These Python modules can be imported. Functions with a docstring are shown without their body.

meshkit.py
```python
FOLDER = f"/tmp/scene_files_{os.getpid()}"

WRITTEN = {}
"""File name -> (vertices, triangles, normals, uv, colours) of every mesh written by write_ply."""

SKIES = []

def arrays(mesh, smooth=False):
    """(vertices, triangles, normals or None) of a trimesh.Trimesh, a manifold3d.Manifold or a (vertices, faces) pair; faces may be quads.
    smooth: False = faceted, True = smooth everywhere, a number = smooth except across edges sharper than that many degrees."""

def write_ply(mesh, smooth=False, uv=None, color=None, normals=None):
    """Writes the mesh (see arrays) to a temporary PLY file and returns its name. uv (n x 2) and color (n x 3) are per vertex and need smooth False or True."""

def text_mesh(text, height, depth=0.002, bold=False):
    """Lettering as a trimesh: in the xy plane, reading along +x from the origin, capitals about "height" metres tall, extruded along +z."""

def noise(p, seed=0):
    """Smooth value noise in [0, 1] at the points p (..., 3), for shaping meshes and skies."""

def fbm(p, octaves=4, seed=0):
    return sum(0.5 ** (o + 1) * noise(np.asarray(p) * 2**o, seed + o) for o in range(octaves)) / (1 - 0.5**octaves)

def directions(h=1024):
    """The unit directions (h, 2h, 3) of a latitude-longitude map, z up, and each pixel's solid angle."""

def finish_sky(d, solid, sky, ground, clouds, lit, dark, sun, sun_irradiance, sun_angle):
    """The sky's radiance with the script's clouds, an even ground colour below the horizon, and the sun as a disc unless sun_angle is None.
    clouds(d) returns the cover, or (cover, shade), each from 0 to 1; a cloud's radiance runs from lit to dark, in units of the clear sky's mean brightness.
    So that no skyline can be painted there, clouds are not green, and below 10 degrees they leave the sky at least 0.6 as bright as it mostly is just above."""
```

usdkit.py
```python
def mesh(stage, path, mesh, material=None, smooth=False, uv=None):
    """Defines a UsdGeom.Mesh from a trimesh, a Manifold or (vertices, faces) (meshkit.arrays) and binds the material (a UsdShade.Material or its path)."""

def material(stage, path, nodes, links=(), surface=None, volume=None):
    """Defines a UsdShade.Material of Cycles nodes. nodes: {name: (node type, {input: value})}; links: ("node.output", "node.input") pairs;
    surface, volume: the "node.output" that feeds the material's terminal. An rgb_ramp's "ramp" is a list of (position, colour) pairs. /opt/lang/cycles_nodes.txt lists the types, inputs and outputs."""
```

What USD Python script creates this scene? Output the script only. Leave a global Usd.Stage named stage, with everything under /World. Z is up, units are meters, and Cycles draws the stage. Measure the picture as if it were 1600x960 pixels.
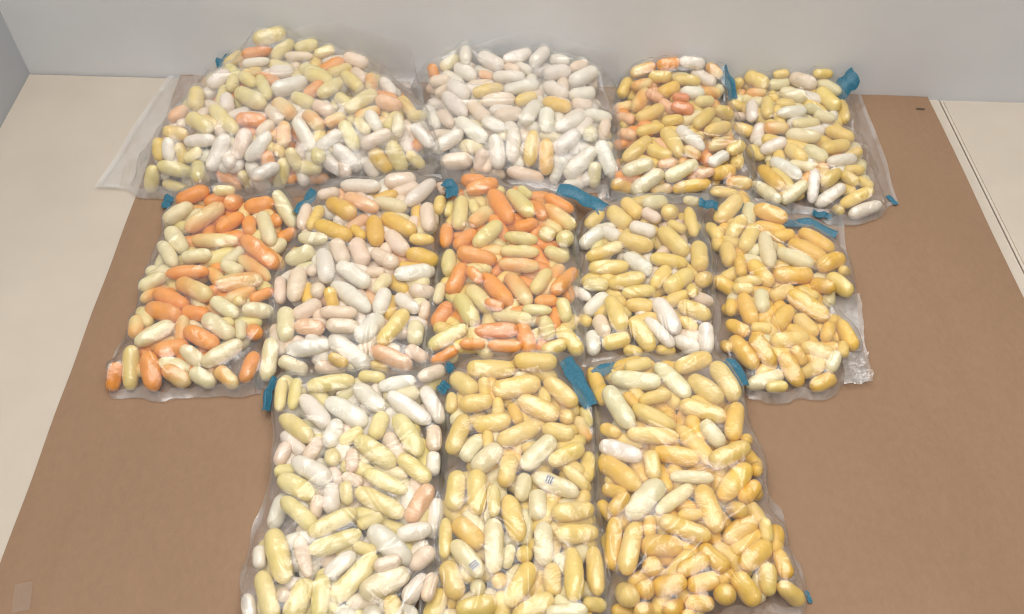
import math, random
import numpy as np
import trimesh
from scipy import ndimage
from scipy.spatial import cKDTree, ConvexHull
from shapely.geometry import Polygon, Point
from shapely import contains_xy
from pxr import Usd, UsdGeom, UsdLux, UsdShade, Gf, Sdf, Vt
import usdkit

stage = Usd.Stage.CreateInMemory()
UsdGeom.SetStageUpAxis(stage, 'Z')
UsdGeom.SetStageMetersPerUnit(stage, 1.0)
UsdGeom.Xform.Define(stage, '/World')
UsdGeom.Scope.Define(stage, '/World/Looks')

# ---------------------------------------------------------------- camera
CAM_H, PITCH, FPX = 0.85, math.radians(50.0), 1447.0          # metres above the table, tilt down, focal length in photo pixels
cam = UsdGeom.Camera.Define(stage, '/World/camera')
cam.AddTranslateOp().Set(Gf.Vec3d(0, 0, CAM_H))
cam.AddRotateXOp().Set(90 - math.degrees(PITCH))
cam.CreateHorizontalApertureAttr(36.0)
cam.CreateFocalLengthAttr(36.0 * FPX / 1600)
cam.CreateClippingRangeAttr(Gf.Vec2f(0.05, 100))
cam.CreateExposureAttr(-0.36)
cam.CreateFStopAttr(9.0)
cam.CreateFocusDistanceAttr(1.02)

# ---------------------------------------------------------------- lamps (ceiling light of the room)
def rect_lamp(name, loc, size, power, colour, rx=0, ry=0):
    l = UsdLux.RectLight.Define(stage, '/World/' + name)
    l.AddTranslateOp().Set(Gf.Vec3d(*loc))
    l.AddRotateXYZOp().Set(Gf.Vec3f(rx, ry, 0))
    l.CreateWidthAttr(size[0]); l.CreateHeightAttr(size[1])
    l.CreateIntensityAttr(power); l.CreateColorAttr(Gf.Vec3f(*colour)); l.CreateNormalizeAttr(False)
    return l
rect_lamp('ceiling_lamp', (-0.2, 0.25, 2.1), (3.2, 2.4), 3.2, (1.0, 0.97, 0.935))
rect_lamp('ceiling_lamp_003', (-0.1, -0.75, 1.9), (2.2, 1.4), 1.5, (1.0, 0.97, 0.94), rx=38)
rect_lamp('ceiling_lamp_001', (-0.45, 0.70, 2.0), (0.28, 0.9), 13, (1.0, 0.95, 0.88))
rect_lamp('ceiling_lamp_002', (0.55, 0.60, 2.0), (0.28, 0.9), 8, (1.0, 0.95, 0.88))

RIGHT = np.array([1.0, 0, 0]); FWD = np.array([0, math.cos(PITCH), -math.sin(PITCH)]); UP = np.array([0, math.sin(PITCH), math.cos(PITCH)])
EYE = np.array([0, 0, CAM_H])
def ray(p):
    p = np.atleast_2d(np.asarray(p, float))
    d = FWD + RIGHT * ((p[:, :1] - 800) / FPX) + UP * ((480 - p[:, 1:2]) / FPX)
    return d
def ground(px, py, z=0.0):
    d = ray((px, py))[0]
    return EYE + d * ((z - CAM_H) / d[2])
def project(P):
    v = np.asarray(P, float) - EYE
    zc = v @ FWD
    return np.stack([800 + FPX * (v @ RIGHT) / zc, 480 - FPX * (v @ UP) / zc], -1), zc

# ---------------------------------------------------------------- materials
def lin(r, g, b):
    c = np.array([r, g, b]) / 255.0
    return tuple(np.where(c < 0.04045, c / 12.92, ((c + 0.055) / 1.055) ** 2.4))
def mat(name, nodes, links, surface):
    return usdkit.material(stage, '/World/Looks/' + name, nodes, links, surface=surface)

def plain(name, c1, c2, scale, rough=0.5, bump=0.0, bump_scale=200, spec=0.5, stretch=(1, 1, 1), detail=6):
    return mat(name, {
        'g': ('geometry', {}), 'mp': ('mapping', {'scale': stretch}),
        'n': ('noise_texture', {'scale': scale, 'detail': detail, 'roughness': 0.6}),
        'r': ('rgb_ramp', {'ramp': [(0.3, c1), (0.7, c2)]}),
        'n2': ('noise_texture', {'scale': bump_scale, 'detail': 4}),
        'b': ('bump', {'strength': bump, 'distance': 0.001}),
        'p': ('principled_bsdf', {'roughness': rough, 'specular_ior_level': spec})},
        [('g.position', 'mp.vector'), ('mp.vector', 'n.vector'), ('mp.vector', 'n2.vector'), ('n.fac', 'r.fac'), ('r.color', 'p.base_color'), ('n2.fac', 'b.height'), ('b.normal', 'p.normal')], 'p.BSDF')
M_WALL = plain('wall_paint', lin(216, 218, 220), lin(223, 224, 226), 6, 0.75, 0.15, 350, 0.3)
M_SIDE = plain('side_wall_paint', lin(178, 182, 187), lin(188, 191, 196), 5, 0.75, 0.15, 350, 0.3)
M_TABLE = plain('table_laminate', lin(191, 180, 166), lin(198, 187, 173), 9, 0.42, 0.05, 500, 0.4)
M_EDGE = plain('edge_band_plastic', lin(196, 185, 171), lin(204, 193, 178), 9, 0.5)
M_FLOOR = plain('dark_floor', lin(60, 60, 62), lin(75, 74, 74), 4, 0.7)
M_BLUE = plain('blue_tape', lin(36, 90, 112), lin(64, 122, 144), 420, 0.42, 0.4, 300, 0.35)
M_DARKINK = plain('dark_ink', lin(60, 62, 72), lin(78, 80, 92), 60, 0.6)
M_TAG = plain('label_paper', lin(190, 188, 182), lin(208, 205, 198), 300, 0.6)
M_STAPLE = plain('staple_metal', lin(70, 60, 52), lin(90, 78, 70), 300, 0.4)

M_PAPER = mat('kraft_paper', {
    'g': ('geometry', {}), 'mp': ('mapping', {'scale': (1, 0.6, 1)}),
    'n': ('noise_texture', {'scale': 160.0, 'detail': 8, 'roughness': 0.65}),
    'n1': ('noise_texture', {'scale': 3.0, 'detail': 4}),
    'r': ('rgb_ramp', {'ramp': [(0.25, lin(143, 115, 91)), (0.75, lin(151, 122, 97))]}),
    'r1': ('rgb_ramp', {'ramp': [(0.3, (0.90, 0.885, 0.87)), (0.7, (1.0, 1.0, 1.0))]}),
    'm': ('mix_color', {'blend_type': 'multiply', 'fac': 1.0}),
    'n2': ('noise_texture', {'scale': 700.0, 'detail': 3}),
    'b': ('bump', {'strength': 0.18, 'distance': 0.0006}),
    'p': ('principled_bsdf', {'roughness': 0.62, 'specular_ior_level': 0.3})},
    [('g.position', 'mp.vector'), ('mp.vector', 'n.vector'), ('g.position', 'n1.vector'), ('n.fac', 'r.fac'), ('n1.fac', 'r1.fac'), ('r.color', 'm.a'), ('r1.color', 'm.b'),
     ('m.result', 'p.base_color'), ('g.position', 'n2.vector'), ('n2.fac', 'b.height'), ('b.normal', 'p.normal')], 'p.BSDF')

M_PELLET = mat('wrapped_pellet', {
    'a': ('attribute', {'attribute': 'tint'}), 'g': ('geometry', {}),
    'n': ('noise_texture', {'scale': 130.0, 'detail': 5, 'roughness': 0.6}),
    'r': ('rgb_ramp', {'ramp': [(0.25, (0.86, 0.84, 0.80)), (0.75, (1.0, 1.0, 1.0))]}),
    'm': ('mix_color', {'blend_type': 'multiply', 'fac': 1.0}),
    'n2': ('noise_texture', {'scale': 260.0, 'detail': 3}),
    'b': ('bump', {'strength': 0.2, 'distance': 0.0012}),
    'p': ('principled_bsdf', {'roughness': 0.36, 'specular_ior_level': 0.5, 'subsurface_weight': 0.0})},
    [('g.position', 'n.vector'), ('g.position', 'n2.vector'), ('n.fac', 'r.fac'), ('a.color', 'm.a'), ('r.color', 'm.b'), ('m.result', 'p.base_color'),
     ('n2.fac', 'b.height'), ('b.normal', 'p.normal')], 'p.BSDF')

def film(name, milky_lo, milky_hi, rough=0.2, bump=0.35, gloss_tint=0.95, refl=0.05):
    return mat(name, {
        'g': ('geometry', {}), 'mp': ('mapping', {'scale': (1.0, 0.45, 1.0), 'rotation': (0, 0, 0.5)}),
        'n': ('noise_texture', {'scale': 38.0, 'detail': 5, 'roughness': 0.6, 'distortion': 0.8}),
        'nb': ('noise_texture', {'scale': 75.0, 'detail': 4, 'roughness': 0.55, 'distortion': 1.2}),
        'b': ('bump', {'strength': bump, 'distance': 0.003}),
        'k': ('map_range', {'from_min': 0.35, 'from_max': 0.75, 'to_min': milky_lo, 'to_max': milky_hi, 'clamp': True}),
        'lw': ('layer_weight', {'blend': 0.5}), 'pw': ('math', {'math_type': 'power', 'value2': 4.0}), 'f': ('math', {'math_type': 'multiply_add', 'value2': 0.55, 'value3': refl}),
        't': ('transparent_bsdf', {'color': (0.995, 0.995, 0.995)}),
        'gl': ('glossy_bsdf', {'color': (gloss_tint,) * 3, 'roughness': rough}),
        'd': ('diffuse_bsdf', {'color': (0.93, 0.92, 0.91)}), 'tr': ('translucent_bsdf', {'color': (0.93, 0.92, 0.91)}),
        'm0': ('mix_closure', {'fac': 0.25}), 'm1': ('mix_closure', {}), 'm2': ('mix_closure', {})},
        [('g.position', 'mp.vector'), ('mp.vector', 'n.vector'), ('g.position', 'nb.vector'), ('nb.fac', 'b.height'), ('n.fac', 'k.value'),
         ('b.normal', 'gl.normal'), ('b.normal', 'lw.normal'), ('lw.facing', 'pw.value1'), ('pw.value', 'f.value1'),
         ('d.BSDF', 'm0.closure1'), ('tr.BSDF', 'm0.closure2'),
         ('t.BSDF', 'm1.closure1'), ('m0.closure', 'm1.closure2'), ('k.result', 'm1.fac'),
         ('m1.closure', 'm2.closure1'), ('gl.BSDF', 'm2.closure2'), ('f.value', 'm2.fac')], 'm2.closure')
M_FILM = film('clear_film', 0.015, 0.15, 0.22, 0.4, refl=0.085)
M_FILM_MILKY = film('milky_film', 0.07, 0.36, 0.24, 0.5, refl=0.07)
M_FILM_UNDER = film('under_film', 0.03, 0.14, 0.2, 0.3)
M_SEAM = film('seam_film', 0.08, 0.30, 0.3, 0.3)
M_CRUMPLE = film('crumpled_film', 0.22, 0.5, 0.25, 0.5, refl=0.10)
M_TAPE = film('clear_tape_film', 0.0, 0.03, 0.35, 0.1, refl=0.03)

# ---------------------------------------------------------------- helpers
USED = {}
def numbered(parent, name):
    k = (parent, name); n = USED.get(k, 0); USED[k] = n + 1
    return name if n == 0 else f'{name}_{n:03d}'
def obj(name, mesh, m, parent='/World', smooth=False, tint=None):
    path = f'{parent}/{numbered(parent, name)}'
    g = usdkit.mesh(stage, path, mesh, m, smooth=smooth)
    if tint is not None:
        UsdGeom.PrimvarsAPI(g).CreatePrimvar('tint', Sdf.ValueTypeNames.Color3fArray, 'vertex').Set(Vt.Vec3fArray.FromNumpy(np.asarray(tint, np.float32)))
    return g.GetPrim()
def thing(name, loc=(0, 0, 0)):
    x = UsdGeom.Xform.Define(stage, '/World/' + numbered('/World', name))
    if any(loc): x.AddTranslateOp().Set(Gf.Vec3d(*map(float, loc)))
    return x.GetPrim()
def tag(p, label=None, category=None, group=None, kind=None):
    for k, v in (('label', label), ('category', category), ('group', group), ('kind', kind)):
        if v: p.SetCustomDataByKey(k, v)
    return p

rng = np.random.default_rng(7); random.seed(7)
def vnoise(P, scale, seed=0):
    """smooth value noise of 2-D points, about -1..1"""
    r = np.random.default_rng(seed); T = r.uniform(-1, 1, (64, 64))
    q = np.asarray(P) * scale + 1000.5; i = np.floor(q).astype(int); f = q - i; f = f * f * (3 - 2 * f)
    a = T[i[..., 0] % 64, i[..., 1] % 64]; b = T[(i[..., 0] + 1) % 64, i[..., 1] % 64]
    c = T[i[..., 0] % 64, (i[..., 1] + 1) % 64]; d = T[(i[..., 0] + 1) % 64, (i[..., 1] + 1) % 64]
    return (a * (1 - f[..., 0]) + b * f[..., 0]) * (1 - f[..., 1]) + (c * (1 - f[..., 0]) + d * f[..., 0]) * f[..., 1]
def grid_faces(nu, nv):
    i, j = np.meshgrid(np.arange(nu - 1), np.arange(nv - 1), indexing='ij')
    a = i * nv + j
    return np.stack([a, a + nv, a + nv + 1, a + 1], -1).reshape(-1, 4)
def tube(points, radius, sides=6):
    p = np.asarray(points, float); t = np.gradient(p, axis=0); t /= np.linalg.norm(t, axis=1, keepdims=True) + 1e-12
    a = np.cross(t, [0, 0, 1.0]); a /= np.linalg.norm(a, axis=1, keepdims=True) + 1e-12; b = np.cross(t, a)
    an = np.arange(sides) * 2 * np.pi / sides
    r = np.broadcast_to(radius, (len(p),))[:, None, None]
    v = p[:, None] + r * (np.cos(an)[None, :, None] * a[:, None] + np.sin(an)[None, :, None] * b[:, None])
    i, j = np.meshgrid(np.arange(len(p) - 1), np.arange(sides), indexing='ij')
    q = np.stack([i * sides + j, (i + 1) * sides + j, (i + 1) * sides + (j + 1) % sides, i * sides + (j + 1) % sides], -1).reshape(-1, 4)
    return v.reshape(-1, 3), q
def prism(poly, z0, z1, bevel=0.0):
    m = trimesh.creation.extrude_polygon(Polygon(poly), z1 - z0); m.apply_translation((0, 0, z0)); return m

# ---------------------------------------------------------------- the setting: wall, floor, tables, paper
W0, W1 = ground(45, 114)[:2], ground(1600, 159)[:2]
wd = (W1 - W0) / np.linalg.norm(W1 - W0); wn = np.array([-wd[1], wd[0]])         # wn points away from the camera
VPX, VPY = 779.0, -1245.0
def along(px, py, y2):
    """the pixel at row y2 on the table line that runs through the pixel towards the vanishing point of the paper's edges"""
    return px + (px - VPX) / (py - VPY) * (y2 - py)
wa, wb = W0 - wd * 0.012, W1 + wd * 1.2
wall = prism([wa - wn * 0, wb, wb + wn * 0.1, wa + wn * 0.1], -0.74, 1.3)
tag(obj('wall', wall, M_WALL), 'plain light grey painted wall behind the table', 'wall', kind='structure')
LF = ground(along(45, 114, 1150), 1150)[:2]
ed = (LF - W0) / np.linalg.norm(LF - W0); en = np.array([ed[1], -ed[0]])
if en[0] > 0: en = -en
s0 = W0 + en * 0.004
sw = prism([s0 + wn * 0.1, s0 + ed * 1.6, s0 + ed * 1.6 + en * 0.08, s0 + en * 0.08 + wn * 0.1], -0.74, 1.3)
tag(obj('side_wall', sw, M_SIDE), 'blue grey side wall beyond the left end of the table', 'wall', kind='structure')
fl = prism([(-2.5, -1.5), (3, -1.5), (3, 1.6), (-2.5, 1.6)], -0.80, -0.75)
tag(obj('floor', fl, M_FLOOR), 'dark floor glimpsed in the gap between the tables', 'floor', kind='structure')
g_ = 0.002
R0, R1 = ground(1466, 154)[:2], ground(along(1466, 154, 1150), 1150)[:2]
rd = (R1 - R0) / np.linalg.norm(R1 - R0)
def table(name, poly, z, label):
    t = thing(name)
    p = Polygon(poly)
    inner = p.buffer(-0.0035, join_style=2)
    top = trimesh.creation.extrude_polygon(inner, 0.028); top.apply_translation((0, 0, z - 0.028))
    obj('tabletop', top, M_TABLE, str(t.GetPath()))
    band = trimesh.creation.extrude_polygon(p.difference(inner), 0.026); band.apply_translation((0, 0, z - 0.0275))
    obj('edge_band', band, M_EDGE, str(t.GetPath()))
    # square steel legs set in from the corners
    c = np.array(poly).mean(0)
    for q in poly:
        q = np.array(q) + (c - q) / np.linalg.norm(c - q) * 0.12
        leg = trimesh.creation.box((0.035, 0.035, 0.7)); leg.apply_translation((q[0], q[1], z - 0.028 - 0.352))
        obj('leg', leg, M_STAPLE, str(t.GetPath()))
    tag(t, label, 'table')
table('table', [W0 - wn * g_ + wd * 0.001, R0 - wn * g_, R1, LF], 0.0, 'cream laminate table under the brown paper and the bags')
gap = np.array([0.003, 0])
Q0, Q1 = R0 + gap, R1 + gap
table('table', [Q0 - wn * g_, Q0 - wn * g_ + wd * 0.9, Q1 + wd * 1.0, Q1], -0.001, 'second cream table butted on at the right beyond the paper')

# brown paper: a wavy sheet with a creased left margin
NU, NV = 150, 130
pL0, pL1 = ground(284, 118)[:2], ground(along(283, 115, 1120), 1120)[:2]
pR0, pR1 = ground(1447, 153)[:2], ground(along(1446, 150, 1120), 1120)[:2]
u = np.linspace(0, 1, NU)[:, None, None]; v = np.linspace(0, 1, NV)[None, :, None]
XY = (pL0 * (1 - v) + pL1 * v) * (1 - u) + (pR0 * (1 - v) + pR1 * v) * u
XY = XY - wn * 0.003
XY[0] += (0.0004 * np.sin(np.linspace(0, 40, NV)) )[:, None] * en
zz = 0.0020 + 0.0011 * (vnoise(XY * [1, 0.5], 11, 1) + 1) + 0.0008 * (vnoise(XY * [1, 0.3], 30, 2) + 1)
du = np.linalg.norm(XY - XY[:1], axis=-1)
zz = zz + 0.0016 * np.exp(-((du - 0.018) / 0.004) ** 2) + 0.0010 * np.exp(-((du - 0.060 - 0.01 * vnoise(XY, 5, 3)) / 0.008) ** 2)
top = np.concatenate([XY, zz[..., None]], -1).reshape(-1, 3); bot = top - [0, 0, 0.0004]
n = len(top); F = grid_faces(NU, NV)
idx = np.arange(n).reshape(NU, NV)
loop = np.concatenate([idx[:, 0], idx[-1, 1:], idx[-2::-1, -1], idx[0, -2:0:-1]])
side = np.stack([loop, np.roll(loop, -1), np.roll(loop, -1) + n, loop + n], 1)
obj_p = obj('brown_paper', (np.vstack([top, bot]), np.vstack([F[:, ::1], F[:, ::-1] + n, side[:, ::-1]])), M_PAPER, smooth=40)
tag(obj_p, 'sheet of brown kraft paper laid over the table under the bags', 'paper')
def paper_quad(cx, cy, w, l, deg, z, th):
    c = ground(cx, cy); b = trimesh.creation.box((w, l, th)); b.apply_transform(trimesh.transformations.rotation_matrix(math.radians(deg), (0, 0, 1))); b.apply_translation((c[0], c[1], z)); return b
tag(obj('clear_tape', paper_quad(40, 938, 0.016, 0.028, 12, 0.0078, 0.0002), M_TAPE), 'small piece of clear tape at the lower left of the paper', 'tape')
tag(obj('staple', paper_quad(1436, 176, 0.012, 0.0016, -4, 0.0068, 0.001), M_STAPLE), 'small dark staple in the paper near its back right corner', 'staple')

# ---------------------------------------------------------------- the bags: outline (photo pixels on the table), height of the heap, back extension, top edge height
# film outline corners: back left, back right, front right, front left
CREASES = {
 'A': [[(634, 112), (652, 145), (668, 180), (694, 262)], [(168, 285), (225, 205), (285, 140)], [(560, 78), (610, 92), (640, 118)]],
 'B': [[(660, 96), (690, 104), (730, 92)], [(936, 108), (948, 140), (958, 172)], [(690, 240), (720, 268)]],
 'C': [[(1150, 238), (1170, 268), (1192, 305)], [(1118, 100), (1134, 140), (1144, 200)]],
 'D': [[(1262, 262), (1300, 268), (1330, 250)], [(1338, 170), (1352, 230), (1392, 312)]],
 'E': [[(330, 300), (385, 294), (430, 300)], [(168, 560), (160, 585), (162, 606)], [(338, 448), (392, 438)], [(226, 540), (258, 582)]],
 'F': [[(650, 560), (662, 520), (668, 470)], [(470, 345), (440, 400), (420, 470)]],
 'G': [[(718, 552), (770, 546), (820, 552)], [(900, 330), (908, 400), (912, 480)], [(830, 520), (868, 512)], [(910, 560), (930, 520), (926, 490)]],
 'H': [[(1098, 350), (1112, 400), (1122, 470)], [(912, 340), (914, 420)], [(920, 560), (1000, 558), (1080, 556)]],
 'I': [[(1300, 480), (1310, 540)], [(1335, 560), (1350, 590), (1325, 605)], [(1170, 430), (1230, 420)], [(1195, 470), (1215, 520)]],
 'J': [[(430, 640), (422, 720), (418, 800)], [(560, 880), (620, 850)], [(690, 620), (688, 720), (684, 830)]],
 'K': [[(905, 940), (918, 880), (930, 832)], [(826, 930), (822, 860), (830, 760)], [(928, 620), (938, 740), (948, 860)], [(790, 590), (840, 580)]],
 'L': [[(1018, 912), (1060, 880), (1110, 842), (1160, 800)], [(990, 900), (1020, 850), (1060, 820)], [(1120, 895), (1160, 860), (1180, 832)], [(1010, 668), (1060, 690), (1110, 660)], [(936, 640), (942, 760), (956, 880), (985, 950)]],
}
BAGS = {
 'A': dict(q=[(290, 122), (640, 128), (700, 282), (222, 302)], film=[(268, 122), (652, 126), (702, 284), (150, 298)], h=0.085, back=0.12, top=0.105, name='large loose back left bag', mix='GGYWWOPM'),
 'B': dict(q=[(650, 130), (965, 135), (975, 292), (670, 282)], film=[(640, 126), (968, 132), (978, 296), (672, 284)], h=0.066, back=0.12, top=0.10, name='second back row bag', mix='WWWWPCPW'),
 'C': dict(q=[(966, 134), (1132, 138), (1196, 310), (948, 308)], film=[(962, 132), (1138, 137), (1206, 318), (942, 310)], h=0.055, back=0.10, top=0.03, name='third back row bag', mix='YYMMSOYC'),
 'D': dict(q=[(1142, 140), (1325, 142), (1385, 318), (1205, 328)], film=[(1134, 139), (1340, 142), (1404, 324), (1200, 334)], h=0.045, back=0.08, top=0.012, name='back right bag', mix='YYCCWWYM'),
 'E': dict(q=[(265, 300), (472, 298), (402, 606), (165, 606)], film=[(255, 305), (480, 299), (404, 612), (150, 614)], h=0.040, back=0.015, top=0.02, name='leftmost middle row bag', mix='OOOMCCGM'),
 'F': dict(q=[(478, 290), (700, 285), (668, 582), (408, 590)], film=[(472, 296), (706, 290), (670, 588), (400, 597)], h=0.042, back=0.015, top=0.02, name='second middle row bag', mix='WPPWPCDS'),
 'G': dict(q=[(705, 290), (900, 297), (925, 572), (668, 580)], film=[(700, 294), (908, 300), (932, 578), (664, 586)], h=0.040, back=0.015, top=0.02, name='centre bag of middle row', mix='OOGGOGMY'),
 'H': dict(q=[(905, 300), (1098, 305), (1132, 560), (915, 568)], film=[(902, 304), (1104, 309), (1140, 566), (912, 574)], h=0.040, back=0.015, top=0.02, name='fourth middle row bag', mix='YYYGWWPY'),
 'I': dict(q=[(1106, 318), (1318, 345), (1350, 605), (1138, 595)], film=[(1102, 312), (1318, 340), (1364, 614), (1134, 602)], h=0.038, back=0.01, top=0.015, name='rightmost middle row bag', mix='AAYYAAYC'),
 'J': dict(q=[(420, 585), (698, 578), (690, 1030), (372, 1030)], film=[(412, 592), (704, 580), (694, 1030), (362, 1030)], h=0.042, back=0.012, top=0.02, name='front left bag', mix='WGGWPGCW'),
 'K': dict(q=[(696, 575), (905, 575), (955, 1030), (660, 1030)], film=[(692, 580), (926, 578), (968, 1030), (656, 1030)], h=0.042, back=0.012, top=0.02, name='front middle bag', mix='YYYCYYAC'),
 'L': dict(q=[(918, 572), (1160, 565), (1250, 940), (958, 990)], film=[(912, 576), (1168, 568), (1272, 946), (956, 1000)], h=0.044, back=0.012, top=0.02, name='front right bag', mix='AAAYYAAC'),
}
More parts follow.
